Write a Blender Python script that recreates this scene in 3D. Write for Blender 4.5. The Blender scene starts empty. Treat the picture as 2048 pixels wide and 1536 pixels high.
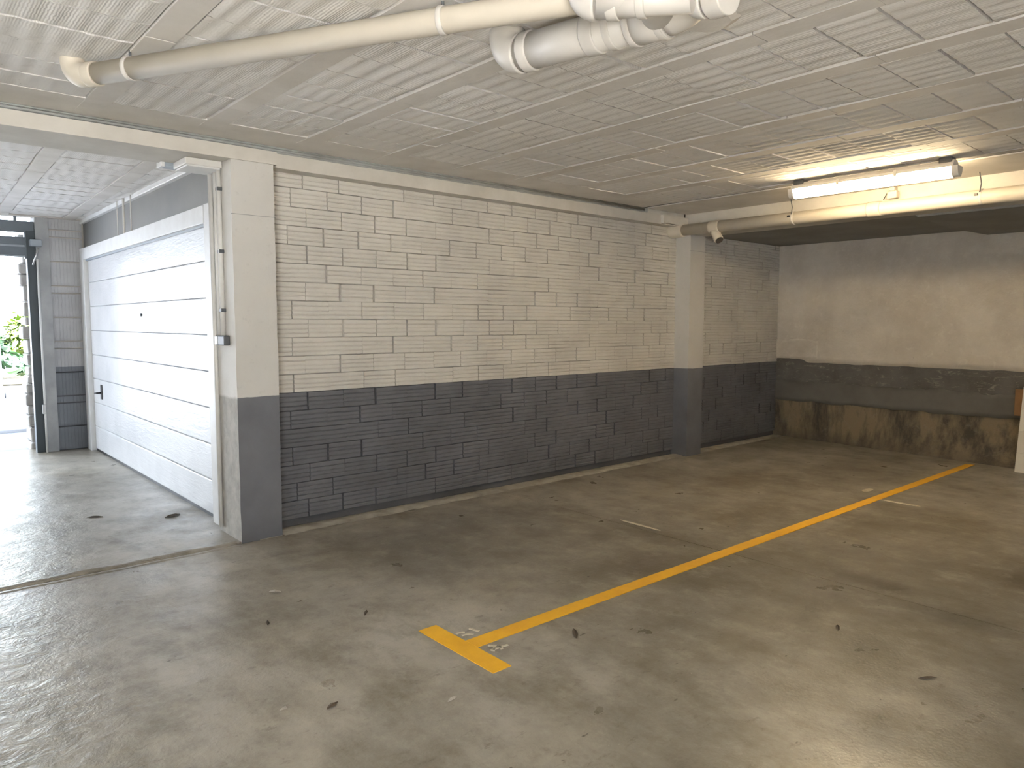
import bpy, bmesh, math, random
from mathutils import Vector, Matrix, noise
random.seed(7)
S = bpy.context.scene
COL = S.collection

# ------------------------------------------------------------------ camera
cam_d = bpy.data.cameras.new('camera'); cam = bpy.data.objects.new('camera', cam_d); COL.objects.link(cam)
YAW, PITCH, ROLL, FPX, H = math.radians(41.0746), math.radians(-4.7616), math.radians(0.0654), 1455.56, 1.55
cam_d.sensor_fit = 'HORIZONTAL'; cam_d.sensor_width = 36.0; cam_d.lens = FPX / 2048 * 36.0
cam_d.clip_start = 0.05; cam_d.clip_end = 300
fw = Vector((math.sin(YAW)*math.cos(PITCH), math.cos(YAW)*math.cos(PITCH), math.sin(PITCH)))
rt = fw.cross(Vector((0, 0, 1))).normalized(); up = rt.cross(fw)
rt, up = math.cos(ROLL)*rt + math.sin(ROLL)*up, -math.sin(ROLL)*rt + math.cos(ROLL)*up
cam.matrix_world = Matrix(((rt.x, up.x, -fw.x, 0), (rt.y, up.y, -fw.y, 0), (rt.z, up.z, -fw.z, H), (0, 0, 0, 1)))
S.camera = cam

# ------------------------------------------------------------------ world, sun, exposure
W = bpy.data.worlds.new('sky'); S.world = W; W.use_nodes = True
bg = W.node_tree.nodes['Background']
bg.inputs[0].default_value = (0.80, 0.89, 1.0, 1); bg.inputs[1].default_value = 8.5
sun_d = bpy.data.lights.new('sun', 'SUN'); sun_d.energy = 190.0; sun_d.angle = math.radians(0.6); sun_d.color = (1, 0.965, 0.91)
sun = bpy.data.objects.new('sun', sun_d); COL.objects.link(sun)
sun.rotation_euler = Vector((0.55, 0.62, -0.75)).to_track_quat('-Z', 'Y').to_euler()   # shines over the building towards +y
LAMP_W = 74.0          # radiance of the tube diffusers
LAMP_C = (1.0, 0.765, 0.46)
vs = S.view_settings; vs.view_transform = 'Standard'; vs.look = 'None'; vs.gamma = 1; vs.exposure = 0.25; vs.use_curve_mapping = False

# ------------------------------------------------------------------ material helpers
class NT:
    def __init__(s, name):
        s.m = bpy.data.materials.new(name); s.m.use_nodes = True; s.t = s.m.node_tree
        s.b = s.t.nodes['Principled BSDF']; s._p = None
    def n(s, typ, **kw):
        nd = s.t.nodes.new('ShaderNode' + typ)
        for k, v in kw.items():
            if hasattr(nd, k) and k not in ('Scale',): 
                try: setattr(nd, k, v); continue
                except Exception: pass
            s.put(nd, k, v)
        return nd
    def put(s, nd, k, v):
        i = nd.inputs[k]
        if isinstance(v, bpy.types.NodeSocket): s.t.links.new(v, i)
        elif isinstance(v, bpy.types.Node): s.t.links.new(v.outputs[0], i)
        else: i.default_value = v
    def pos(s):
        if not s._p: s._p = s.n('NewGeometry').outputs['Position']
        return s._p
    def scaled(s, sc, off=(0, 0, 0)):
        mp = s.n('Mapping'); s.put(mp, 'Vector', s.pos()); mp.inputs['Scale'].default_value = sc; mp.inputs['Location'].default_value = off
        return mp.outputs[0]
    def noise(s, scale, detail=4, rough=0.55, vec=None, dist=0.0):
        nd = s.n('TexNoise'); s.put(nd, 'Vector', vec or s.pos()); s.put(nd, 'Scale', scale); s.put(nd, 'Detail', detail)
        s.put(nd, 'Roughness', rough); s.put(nd, 'Distortion', dist)
        return nd.outputs['Fac']
    def ramp(s, fac, a, b, lo=0.0, hi=1.0):
        nd = s.n('MapRange'); s.put(nd, 'Value', fac); s.put(nd, 'From Min', a); s.put(nd, 'From Max', b); s.put(nd, 'To Min', lo); s.put(nd, 'To Max', hi); nd.clamp = True
        return nd.outputs[0]
    def mix(s, fac, a, b, mode='MIX'):
        nd = s.n('Mix'); nd.data_type = 'RGBA'; nd.blend_type = mode
        for k, v in ((0, fac), (6, a), (7, b)):
            if isinstance(v, bpy.types.NodeSocket): s.t.links.new(v, nd.inputs[k])
            else: nd.inputs[k].default_value = v if k == 0 else (*v, 1)
        return nd.outputs[2]
    def math(s, op, a, b=0.0):
        nd = s.n('Math'); nd.operation = op
        for k, v in ((0, a), (1, b)):
            if isinstance(v, bpy.types.NodeSocket): s.t.links.new(v, nd.inputs[k])
            else: nd.inputs[k].default_value = v
        return nd.outputs[0]
    def sep(s):
        nd = s.n('SeparateXYZ'); s.put(nd, 'Vector', s.pos()); return nd.outputs
    def blob(s, c, r):
        """1 inside a wobbly spot at (x, y) with radii (rx, ry), 0 outside"""
        mp = s.n('Mapping'); s.put(mp, 'Vector', s.pos()); mp.inputs['Location'].default_value = (-c[0]/r[0], -c[1]/r[1], 0); mp.inputs['Scale'].default_value = (1/r[0], 1/r[1], 0)
        ln = s.n('VectorMath'); ln.operation = 'LENGTH'; s.put(ln, 0, mp.outputs[0])
        if not getattr(s, '_w', None): s._w = s.math('MULTIPLY', s.math('SUBTRACT', s.noise(3.2, 4, 0.6), 0.5), 1.1)
        wob = s.math('ADD', ln.outputs['Value'], s._w)
        return s.ramp(wob, 1.1, 0.35)
    def bump(s, h, strength=0.3, dist=0.01):
        nd = s.n('Bump'); s.put(nd, 'Height', h); s.put(nd, 'Strength', strength); s.put(nd, 'Distance', dist)
        s.t.links.new(nd.outputs[0], s.b.inputs['Normal'])
    def done(s, col, rough=0.6, metal=0.0, spec=0.5):
        s.put(s.b, 'Base Color', col if isinstance(col, bpy.types.NodeSocket) else (*col, 1)); s.put(s.b, 'Roughness', rough); s.put(s.b, 'Metallic', metal)
        s.put(s.b, 'Specular IOR Level', spec)
        return s.m

def simple(name, c, c2=None, rough=0.6, scale=6.0, metal=0.0, bump=0.0, bscale=60, spec=0.5):
    t = NT(name); c2 = c2 or tuple(v*0.82 for v in c)
    col = t.mix(t.ramp(t.noise(scale, 5), 0.35, 0.7), c, c2)
    if bump: t.bump(t.noise(bscale, 4), bump, 0.004)
    return t.done(col, rough, metal, spec)

def dado(name, white, grey, split=1.03, white2=None, streak=1.0, rough=0.75, bump=0.25, bscale=45):
    """painted surface, pale above the line at 1.03 m and dark grey below"""
    t = NT(name); z = t.sep()[2]
    w2 = white2 or tuple(v*0.80 for v in white)
    a = t.mix(t.ramp(t.noise(1.7, 6, 0.6), 0.4, 0.72), white, w2)
    a = t.mix(t.ramp(t.noise(14, 5, 0.7), 0.60, 0.80, 0, 0.45), a, tuple(v*0.6 for v in white))
    g = t.mix(t.ramp(t.noise(2.6, 5), 0.35, 0.7), grey, tuple(v*1.35 for v in grey))
    g = t.mix(t.ramp(t.noise(38, 3, 0.7), 0.68, 0.78, 0, 0.25), g, tuple(min(1, v*2.6) for v in grey))
    zz = t.math('ADD', z, t.math('MULTIPLY', t.math('SUBTRACT', t.noise(9, 3), 0.5), 0.012))
    col = t.mix(t.ramp(zz, split-0.002, split+0.002), g, a)
    t.bump(t.noise(bscale, 5, 0.65), bump, 0.006)
    return t.done(col, rough)

MAT = {}
# floor concrete
t = NT('floor_concrete')
c = t.mix(t.ramp(t.noise(0.55, 6, 0.6), 0.35, 0.68), (0.43, 0.405, 0.355), (0.21, 0.19, 0.152))
c = t.mix(t.ramp(t.noise(2.3, 7, 0.7, t.scaled((1, 0.55, 1))), 0.46, 0.68, 0, 0.8), c, (0.145, 0.123, 0.085))
c = t.mix(t.ramp(t.noise(1.1, 5, 0.6, t.scaled((0.5, 1.3, 1), (3, 9, 0))), 0.52, 0.70, 0, 0.65), c, (0.43, 0.395, 0.32))
for ctr, r, k, dk in [((4.1, 1.5), (2.7, 1.9), 0.45, (0.15, 0.13, 0.09)), ((5.6, 2.9), (3.6, 2.4), 0.42, (0.135, 0.112, 0.075)), ((3.4, 3.9), (1.6, 1.0), 0.3, (0.14, 0.13, 0.11)), ((3.65, 2.89), (0.34, 0.26), 0.55, (0.10, 0.075, 0.055)), ((4.25, 3.2), (0.22, 0.45), 0.6, (0.10, 0.085, 0.06)), ((3.2, 4.4), (1.0, 0.55), 0.5, (0.15, 0.14, 0.125)),  # first pair of blobs darkens over-lit floor; last here paints the pillar's shadow
                      ((5.3, 3.15), (0.7, 0.28), 0.6, (0.13, 0.105, 0.065)), ((6.6, 3.95), (0.9, 0.22), 0.6, (0.15, 0.12, 0.08)), ((5.7, 2.4), (0.5, 0.2), 0.5, (0.14, 0.115, 0.07)),
                      ((4.45, 1.75), (0.12, 0.32), 0.75, (0.10, 0.085, 0.065)), ((4.22, 1.25), (0.14, 0.3), 0.75, (0.10, 0.09, 0.07)), ((5.2, 1.15), (0.4, 0.3), 0.75, (0.085, 0.065, 0.04)),
                      ((6.2, 1.9), (0.5, 0.3), 0.5, (0.14, 0.115, 0.07)), ((3.5, 1.35), (0.35, 0.25), 0.4, (0.16, 0.14, 0.095)), ((1.45, 2.25), (0.45, 0.22), 0.4, (0.19, 0.175, 0.15)),
                      ((7.9, 3.5), (0.5, 0.35), 0.45, (0.15, 0.12, 0.08)), ((7.2, 4.5), (0.6, 0.18), 0.5, (0.14, 0.115, 0.075)), ((2.7, 3.9), (0.4, 0.5), 0.35, (0.17, 0.16, 0.14))]:
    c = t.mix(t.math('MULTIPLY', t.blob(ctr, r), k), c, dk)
c = t.mix(t.ramp(t.noise(24, 4, 0.75), 0.62, 0.74, 0, 0.55), c, (0.13, 0.11, 0.08))
c = t.mix(t.ramp(t.noise(7, 5, 0.72, t.scaled((1.0, 2.2, 1), (5, 1, 0))), 0.60, 0.70, 0, 0.5), c, (0.10, 0.085, 0.06))
c = t.mix(t.ramp(t.noise(11, 2, 0.5, t.scaled((1.0, 1.9, 1), (2, 7, 0))), 0.735, 0.765, 0, 0.8), c, (0.045, 0.036, 0.025))
mot = t.noise(5.0, 8, 0.74, t.scaled((1, 0.75, 1), (1, 4, 0)))
c = t.mix(t.ramp(mot, 0.50, 0.72, 0, 0.6), c, (0.12, 0.102, 0.072))
c = t.mix(t.ramp(mot, 0.48, 0.28, 0, 0.45), c, (0.50, 0.465, 0.39))
c = t.mix(t.ramp(t.noise(55, 2, 0.6), 0.73, 0.78, 0, 0.6), c, (0.55, 0.52, 0.46))
xy = t.sep()
rough_zone = t.ramp(t.math('ADD', xy[0], t.math('MULTIPLY', t.math('SUBTRACT', t.noise(1.2, 4), 0.5), 1.5)), 1.35, 0.45)
h = t.math('ADD', t.math('MULTIPLY', t.noise(11, 5, 0.6, None, 0.35), t.math('ADD', t.math('MULTIPLY', rough_zone, 1.0), 0.22)), t.math('MULTIPLY', t.noise(70, 3), 0.16))
t.bump(h, 0.45, 0.02)
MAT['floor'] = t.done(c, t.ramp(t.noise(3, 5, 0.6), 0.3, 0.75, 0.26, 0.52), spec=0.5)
MAT['floor_pale'] = simple('mortar_pale', (0.44, 0.42, 0.37), (0.27, 0.25, 0.21), 0.8, 8, bump=0.5, bscale=30)
# painted ceiling tile, with combed relief along y
t = NT('ceiling_tile_paint')
c = t.mix(t.ramp(t.noise(1.0, 5, 0.6), 0.38, 0.7), (0.80, 0.78, 0.75), (0.66, 0.635, 0.60))
c = t.mix(t.ramp(t.noise(9, 5, 0.7), 0.58, 0.78, 0, 0.4), c, (0.42, 0.38, 0.33))
c = t.mix(t.ramp(t.noise(42, 2, 0.6), 0.70, 0.76, 0, 0.5), c, (0.25, 0.21, 0.18))
comb = t.n('TexWave'); comb.bands_direction = 'X'; t.put(comb, 'Vector', t.pos()); t.put(comb, 'Scale', 26.0); t.put(comb, 'Distortion', 2.5); t.put(comb, 'Detail', 3.0); t.put(comb, 'Detail Scale', 1.2)
hh = t.math('ADD', t.math('MULTIPLY', comb.outputs['Fac'], t.ramp(t.noise(2.2, 2), 0.42, 0.62, 0.05, 0.5)), t.math('MULTIPLY', t.noise(34, 5, 0.7), 0.9))
t.bump(hh, 0.38, 0.007)
MAT['tile'] = t.done(c, 0.8)
MAT['joist'] = simple('ceiling_joist_paint', (0.72, 0.69, 0.65), (0.60, 0.57, 0.525), 0.8, 3.0, bump=0.3, bscale=40)
MAT['beam'] = simple('beam_paint', (0.57, 0.545, 0.495), (0.46, 0.435, 0.385), 0.75, 3.5, bump=0.25, bscale=30)
MAT['groove'] = simple('grey_strip_paint', (0.30, 0.31, 0.30), (0.22, 0.22, 0.21), 0.7, 6)
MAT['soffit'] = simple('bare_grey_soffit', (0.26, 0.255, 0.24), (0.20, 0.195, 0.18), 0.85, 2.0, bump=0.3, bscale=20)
MAT['deck'] = simple('dark_concrete', (0.06, 0.055, 0.05), None, 0.9)
MAT['brick'] = dado('brick_paint', (0.585, 0.56, 0.51), (0.105, 0.108, 0.118))
MAT['mortar'] = dado('joint_paint', (0.50, 0.47, 0.42), (0.075, 0.077, 0.083))
MAT['pillar'] = dado('pillar_paint', (0.55, 0.535, 0.505), (0.118, 0.122, 0.135), white2=(0.50, 0.485, 0.455), bump=0.12)
t = NT('pillar_side_paint'); z = t.sep()[2]       # bare concrete shows below the splash line on the door side
a = t.mix(t.ramp(t.noise(3, 5), 0.4, 0.7), (0.72, 0.70, 0.66), (0.62, 0.59, 0.54))
g = t.mix(t.ramp(t.noise(8, 6, 0.7), 0.38, 0.68), (0.46, 0.44, 0.40), (0.31, 0.29, 0.26))
c = t.mix(t.ramp(t.math('ADD', z, t.math('MULTIPLY', t.noise(7, 3), 0.03)), 1.03, 1.05), g, a)
t.bump(t.noise(30, 5), 0.35, 0.006); MAT['pillar_side'] = t.done(c, 0.8)
# back wall plaster
t = NT('back_wall_plaster')
c = t.mix(t.ramp(t.noise(1.3, 6, 0.65), 0.38, 0.68), (0.62, 0.58, 0.52), (0.47, 0.43, 0.375))
c = t.mix(t.ramp(t.noise(11, 5, 0.7, None, 1.0), 0.55, 0.78, 0, 0.55), c, (0.70, 0.665, 0.60))
c = t.mix(t.ramp(t.noise(26, 4, 0.7), 0.66, 0.76, 0, 0.5), c, (0.24, 0.20, 0.16))
t.bump(t.noise(22, 6, 0.7), 0.5, 0.01); MAT['plaster'] = t.done(c, 0.85)
t = NT('old_grey_paint')
c = t.mix(t.ramp(t.noise(3, 6, 0.65), 0.38, 0.68), (0.135, 0.13, 0.122), (0.085, 0.08, 0.072))
c = t.mix(t.ramp(t.noise(9, 6, 0.75, t.scaled((1, 0.7, 1.8)), 1.5), 0.55, 0.68, 0, 0.75), c, (0.33, 0.31, 0.27))
t.bump(t.noise(18, 6, 0.7, None, 0.8), 0.6, 0.015); MAT['oldgrey'] = t.done(c, 0.8)
MAT['cement'] = simple('smooth_cement', (0.145, 0.142, 0.13), (0.105, 0.10, 0.09), 0.7, 2.5, bump=0.15, bscale=30)
t = NT('stained_concrete')
c = t.mix(t.ramp(t.noise(1.0, 6, 0.65, t.scaled((5, 4.5, 1.1))), 0.42, 0.60), (0.235, 0.19, 0.125), (0.07, 0.062, 0.052))
c = t.mix(t.ramp(t.noise(6, 6, 0.75, None, 1.2), 0.55, 0.75, 0, 0.6), c, (0.27, 0.25, 0.21))
c = t.mix(t.ramp(t.noise(16, 5, 0.8, None, 1.5), 0.60, 0.72, 0, 0.75), c, (0.05, 0.045, 0.038))
zz = t.sep()[2]
c = t.mix(t.ramp(t.math('ADD', zz, t.math('MULTIPLY', t.noise(5, 4), 0.12)), 0.20, 0.08, 0, 0.6), c, (0.11, 0.095, 0.075))
t.bump(t.noise(14, 6, 0.75, None, 0.8), 0.7, 0.02); MAT['footing'] = t.done(c, 0.85)
# garage door, glossy white enamel with slightly wavy grain
t = NT('white_door_enamel')
c = t.mix(t.ramp(t.noise(2.5, 4), 0.4, 0.7), (0.69, 0.70, 0.715), (0.63, 0.64, 0.655))
gr = t.noise(3.0, 4, 0.6, t.scaled((1, 1.2, 9)), 1.5)
t.bump(t.math('ADD', gr, t.math('MULTIPLY', t.noise(60, 2), 0.12)), 0.22, 0.012); MAT['door'] = t.done(c, 0.24, spec=0.6)
MAT['frame'] = simple('white_frame_paint', (0.74, 0.74, 0.73), (0.66, 0.65, 0.63), 0.45, 5)
MAT['lintel'] = simple('grey_brown_paint', (0.20, 0.195, 0.185), (0.155, 0.155, 0.155), 0.55, 1.4, bump=0.1)
MAT['slate'] = simple('slate_grey_paint', (0.13, 0.155, 0.18), (0.10, 0.12, 0.14), 0.45, 4)
MAT['slate_light'] = simple('pale_slate_metal', (0.32, 0.36, 0.40), (0.25, 0.28, 0.31), 0.4, 4)
MAT['dark_metal'] = simple('dark_steel', (0.045, 0.06, 0.07), None, 0.45, 4)
MAT['black'] = simple('black_plastic', (0.02, 0.02, 0.022), None, 0.4)
MAT['darkgrey'] = simple('dark_grey_plastic', (0.07, 0.075, 0.08), None, 0.5)
MAT['steel'] = simple('zinc_steel', (0.55, 0.55, 0.55), None, 0.35, metal=0.9)
MAT['pvc'] = simple('cream_plastic_pipe', (0.60, 0.55, 0.46), (0.54, 0.49, 0.405), 0.5, 3)
MAT['pvc_grey'] = simple('pale_grey_plastic_pipe', (0.60, 0.575, 0.535), (0.53, 0.505, 0.465), 0.42, 4)
MAT['pvc_dark'] = simple('shaded_pipe_mouth', (0.08, 0.07, 0.06), None, 0.9)
MAT['conduit'] = simple('white_conduit', (0.70, 0.68, 0.65), (0.62, 0.60, 0.56), 0.5, 6)
MAT['post'] = simple('concrete_post', (0.36, 0.365, 0.37), (0.27, 0.275, 0.28), 0.8, 5, bump=0.3)
MAT['far_brick'] = dado('far_brick_paint', (0.42, 0.42, 0.43), (0.13, 0.14, 0.155), split=1.02)
t = NT('yellow_floor_paint')
c = t.mix(t.ramp(t.noise(4, 6, 0.7), 0.4, 0.7), (0.90, 0.50, 0.025), (0.80, 0.40, 0.015))
c = t.mix(t.ramp(t.noise(40, 4, 0.7), 0.64, 0.74, 0, 0.4), c, (0.85, 0.62, 0.2))
t.bump(t.noise(60, 3), 0.2, 0.004); MAT['yellow'] = t.done(c, 0.5)
MAT['white_paint'] = simple('worn_white_paint', (0.70, 0.65, 0.52), (0.52, 0.48, 0.38), 0.7, 40)
MAT['board'] = simple('white_board', (0.74, 0.71, 0.65), (0.66, 0.63, 0.57), 0.6, 5)
MAT['wood'] = simple('brown_board', (0.30, 0.165, 0.075), (0.24, 0.13, 0.06), 0.6, 7)
MAT['dry_leaf'] = simple('dry_leaf', (0.10, 0.075, 0.05), (0.05, 0.04, 0.03), 0.9, 30)
MAT['chip'] = simple('mortar_chip', (0.50, 0.47, 0.42), (0.36, 0.33, 0.29), 0.9, 30)
MAT['room'] = dado('room_wall_paint', (0.60, 0.575, 0.52), (0.12, 0.12, 0.125))
MAT['road'] = simple('road_surface', (0.17, 0.19, 0.235), (0.12, 0.14, 0.18), 0.9, 1.5, bump=0.5, bscale=12)
MAT['kerb'] = simple('kerb_stone', (0.52, 0.53, 0.55), (0.42, 0.43, 0.45), 0.85, 4)
MAT['stone'] = simple('rough_stone', (0.45, 0.43, 0.40), (0.30, 0.28, 0.26), 0.9, 5, bump=0.5, bscale=20)
MAT['leaf_dark'] = simple('dark_green_leaf', (0.012, 0.045, 0.018), (0.025, 0.085, 0.028), 0.5, 3)
MAT['leaf_lime'] = simple('lime_green_leaf', (0.085, 0.14, 0.012), (0.05, 0.10, 0.01), 0.5, 3)
MAT['bark'] = simple('bark', (0.10, 0.075, 0.055), None, 0.9)
MAT['pale_green'] = simple('pale_green_plastic', (0.55, 0.66, 0.60), (0.48, 0.60, 0.54), 0.4, 3)
MAT['soil'] = simple('soil', (0.16, 0.13, 0.09), (0.10, 0.085, 0.06), 0.95, 8)
t = NT('lit_diffuser'); t.put(t.b, 'Emission Color', (*LAMP_C, 1)); t.put(t.b, 'Emission Strength', LAMP_W); MAT['lit'] = t.done((0.9, 0.88, 0.82), 0.3)

# ------------------------------------------------------------------ object helpers
def link(name, me, mat=None, parent=None):
    o = bpy.data.objects.new(name, me); COL.objects.link(o)
    if mat and me and not me.materials: me.materials.append(MAT[mat])
    if parent: o.parent = parent
    return o
def empty(name, loc=(0, 0, 0)):
    o = bpy.data.objects.new(name, None); o.location = loc; o.empty_display_size = 0.1; COL.objects.link(o); return o
def tag(o, label, cat, kind=None, group=None):
    o['label'] = label; o['category'] = cat
    if kind: o['kind'] = kind
    if group: o['group'] = group
    return o
def mesh(name, vs_, fs, smooth=False):
    me = bpy.data.meshes.new(name); me.from_pydata([tuple(v) for v in vs_], [], fs); me.validate(); me.update()
    if smooth:
        for p in me.polygons: p.use_smooth = True
    return me
def box_bm(lo, hi, bevel=0.0, seg=2):
    bm = bmesh.new(); bmesh.ops.create_cube(bm, size=1)
    for v in bm.verts:
        v.co = Vector([(lo[i]+hi[i])/2 + v.co[i]*(hi[i]-lo[i]) for i in range(3)])
    if bevel: bmesh.ops.bevel(bm, geom=list(bm.edges), offset=bevel, segments=seg, affect='EDGES', profile=0.5)
    return bm
def to_me(bm, name):
    me = bpy.data.meshes.new(name); bmesh.ops.recalc_face_normals(bm, faces=bm.faces); bm.to_mesh(me); bm.free(); return me
def box(name, lo, hi, mat, parent=None, bevel=0.0, seg=2):
    """box in WORLD coordinates, whatever the parent's place"""
    if parent is not None:
        p = parent.location + (parent.parent.location if parent.parent else Vector())
        lo = [lo[i]-p[i] for i in range(3)]; hi = [hi[i]-p[i] for i in range(3)]
    return link(name, to_me(box_bm(lo, hi, bevel, seg), name), mat, parent)
def rough_box(name, lo, hi, mat, parent=None, cell=0.12, amp=0.004, freq=6.0):
    """box with faces cut into cells and jittered, for rough concrete"""
    bm = bmesh.new()
    n = [max(1, int(round((hi[i]-lo[i])/cell))) for i in range(3)]
    idx = {}
    def V(i, j, k):
        key = (i, j, k)
        if key not in idx:
            co = Vector((lo[0]+(hi[0]-lo[0])*i/n[0], lo[1]+(hi[1]-lo[1])*j/n[1], lo[2]+(hi[2]-lo[2])*k/n[2]))
            d = noise.noise_vector(co*freq)*amp
            if k in (0, n[2]): d.z = 0
            edge = (i in (0, n[0])) + (j in (0, n[1]))
            if edge == 2:
                d += Vector((1 if i == 0 else -1, 1 if j == 0 else -1, 0))*abs(noise.noise(co*14))*amp*1.6
            idx[key] = bm.verts.new(co+d)
        return idx[key]
    for i in range(n[0]):
        for k in range(n[2]):
            bm.faces.new([V(i, 0, k), V(i+1, 0, k), V(i+1, 0, k+1), V(i, 0, k+1)]); bm.faces.new([V(i, n[1], k), V(i, n[1], k+1), V(i+1, n[1], k+1), V(i+1, n[1], k)])
    for j in range(n[1]):
        for k in range(n[2]):
            bm.faces.new([V(0, j, k), V(0, j, k+1), V(0, j+1, k+1), V(0, j+1, k)]); bm.faces.new([V(n[0], j, k), V(n[0], j+1, k), V(n[0], j+1, k+1), V(n[0], j, k+1)])
    for i in range(n[0]):
        for j in range(n[1]):
            bm.faces.new([V(i, j, 0), V(i, j+1, 0), V(i+1, j+1, 0), V(i+1, j, 0)]); bm.faces.new([V(i, j, n[2]), V(i+1, j, n[2]), V(i+1, j+1, n[2]), V(i, j+1, n[2])])
    return link(name, to_me(bm, name), mat, parent)
def sweep(name, path, r, mat, parent=None, n=20, cap=True, smooth=True):
    """tube along a polyline; r is a number or one radius per point; world coordinates"""
    P = [Vector(p) for p in path]
    if parent is not None: P = [p - parent.location - (parent.parent.location if parent.parent else Vector()) for p in P]
    R = r if isinstance(r, (list, tuple)) else [r]*len(P)
    T = []
    for i in range(len(P)):
        a = P[max(0, i-1)]; b = P[min(len(P)-1, i+1)]; d = (b-a)
        T.append(d.normalized() if d.length > 1e-9 else T[-1])
    u = T[0].orthogonal().normalized(); vs_, fs = [], []
    for i, p in enumerate(P):
        u = (u - T[i]*u.dot(T[i])).normalized(); w = T[i].cross(u)
        for k in range(n):
            a = 2*math.pi*k/n; vs_.append(p + (u*math.cos(a)+w*math.sin(a))*R[i])
    for i in range(len(P)-1):
        for k in range(n):
            fs.append((i*n+k, i*n+(k+1) % n, (i+1)*n+(k+1) % n, (i+1)*n+k))
    if cap: fs.append(tuple(range(n-1, -1, -1))); fs.append(tuple((len(P)-1)*n+k for k in range(n)))
    me = mesh(name, vs_, fs)
    if smooth:
        for p in me.polygons: p.use_smooth = len(p.vertices) == 4
    return link(name, me, mat, parent)
def arc(a, b, c, rad, n=8):
    """polyline a -> b -> c with the corner at b rounded"""
    a, b, c = Vector(a), Vector(b), Vector(c); u = (a-b).normalized(); v = (c-b).normalized()
    ang = u.angle(v); d = rad/math.tan(ang/2); p, q = b+u*d, b+v*d
    ctr = b + (u+v).normalized()*(rad/math.sin(ang/2)); out = []
    for i in range(n+1):
        f = i/n; w = (p-ctr).normalized().slerp((q-ctr).normalized(), f)*rad; out.append(ctr+w)
    return out
def collar(name, p, d, r, length, parent, mat):
    p = Vector(p); d = Vector(d).normalized(); h = length/2
    return sweep(name, [p-d*h, p-d*h*0.99, p-d*h*0.8, p+d*h*0.8, p+d*h*0.99, p+d*h], [r*0.93, r*0.98, r, r, r*0.98, r*0.93], mat, parent)

# ================================================================== SETTING
# ---- floor: slabs with open joints
fl = tag(empty('floor'), 'stained grey concrete garage floor with joints between its slabs', 'floor', 'structure')
XJ = 4.28; YR = -2.6
def slab(lo, hi, z=0.0, mat='floor', cell=0.25, name='slab'):
    n = (max(1, int((hi[0]-lo[0])/cell)), max(1, int((hi[1]-lo[1])/cell))); vs_, fs = [], []
    for j in range(n[1]+1):
        for i in range(n[0]+1):
            x = lo[0]+(hi[0]-lo[0])*i/n[0]; y = lo[1]+(hi[1]-lo[1])*j/n[1]
            e = i in (0, n[0]) or j in (0, n[1])
            vs_.append((x, y, z + noise.noise(Vector((x*0.9, y*0.9, 3)))*0.0015))
    for j in range(n[1]):
        for i in range(n[0]):
            a = j*(n[0]+1)+i; fs.append((a, a+1, a+n[0]+2, a+n[0]+1))
    row = n[0]+1; ntop = len(fs)
    for ring in ([i for i in range(n[0], -1, -1)], [(j+1)*row-1 for j in range(n[1], -1, -1)], [n[1]*row+i for i in range(n[0]+1)], [j*row for j in range(n[1]+1)]):
        m_ = len(vs_); pts = [vs_[i] for i in ring]; vs_ += pts + [(pts[-1][0], pts[-1][1], z-0.15), (pts[0][0], pts[0][1], z-0.15)]
        fs.append(tuple(range(m_, len(vs_))))
    me = mesh(name, vs_, fs)
    for i, p in enumerate(me.polygons): p.use_smooth = i < ntop
    return link(name, me, mat, fl)
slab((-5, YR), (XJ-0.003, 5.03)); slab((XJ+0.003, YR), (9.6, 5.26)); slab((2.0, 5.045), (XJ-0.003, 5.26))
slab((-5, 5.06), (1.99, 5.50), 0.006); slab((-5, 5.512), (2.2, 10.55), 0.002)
box('joint_bed', (-5, YR, -0.16), (9.6, 10.5, -0.035), 'deck', fl)
# crumbly raised lip along the joint at the passage
def strip_mesh(name, x0, x1, yc, w, hgt, mat, parent, n=60, seed=0):
    vs_, fs = [], []
    for i in range(n+1):
        x = x0+(x1-x0)*i/n; a = noise.noise(Vector((x*5, seed, 0))); b = noise.noise(Vector((x*9, seed+4, 1)))
        hh_ = max(0.001, hgt*(0.8+0.7*a)); ww = w*(1+0.5*b)
        for f, g in ((-1, 0), (-0.45, 0.8), (0.1, 1.0), (0.6, 0.65), (1, 0)):
            vs_.append((x, yc+f*ww/2+0.01*a, g*hh_ - (0.004 if g == 0 else 0)))
    for i in range(n):
        for k in range(4): fs.append((i*5+k, (i+1)*5+k, (i+1)*5+k+1, i*5+k+1))
    return link(name, mesh(name, vs_, fs, True), mat, parent)
strip_mesh('joint_lip', -3.0, 1.84, 5.085, 0.075, 0.017, 'floor', fl, seed=2)
strip_mesh('joint_lip', -3.0, 1.84, 5.00, 0.05, 0.006, 'floor', fl, seed=7)
tr = strip_mesh('baseboard_side', 2.18, 9.38, 5.13, 0.20, 0.014, 'floor_pale', None, n=110, seed=11)
tag(tr, 'low pale mortar fillet along the foot of the brick wall', 'fillet', 'structure')

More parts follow.
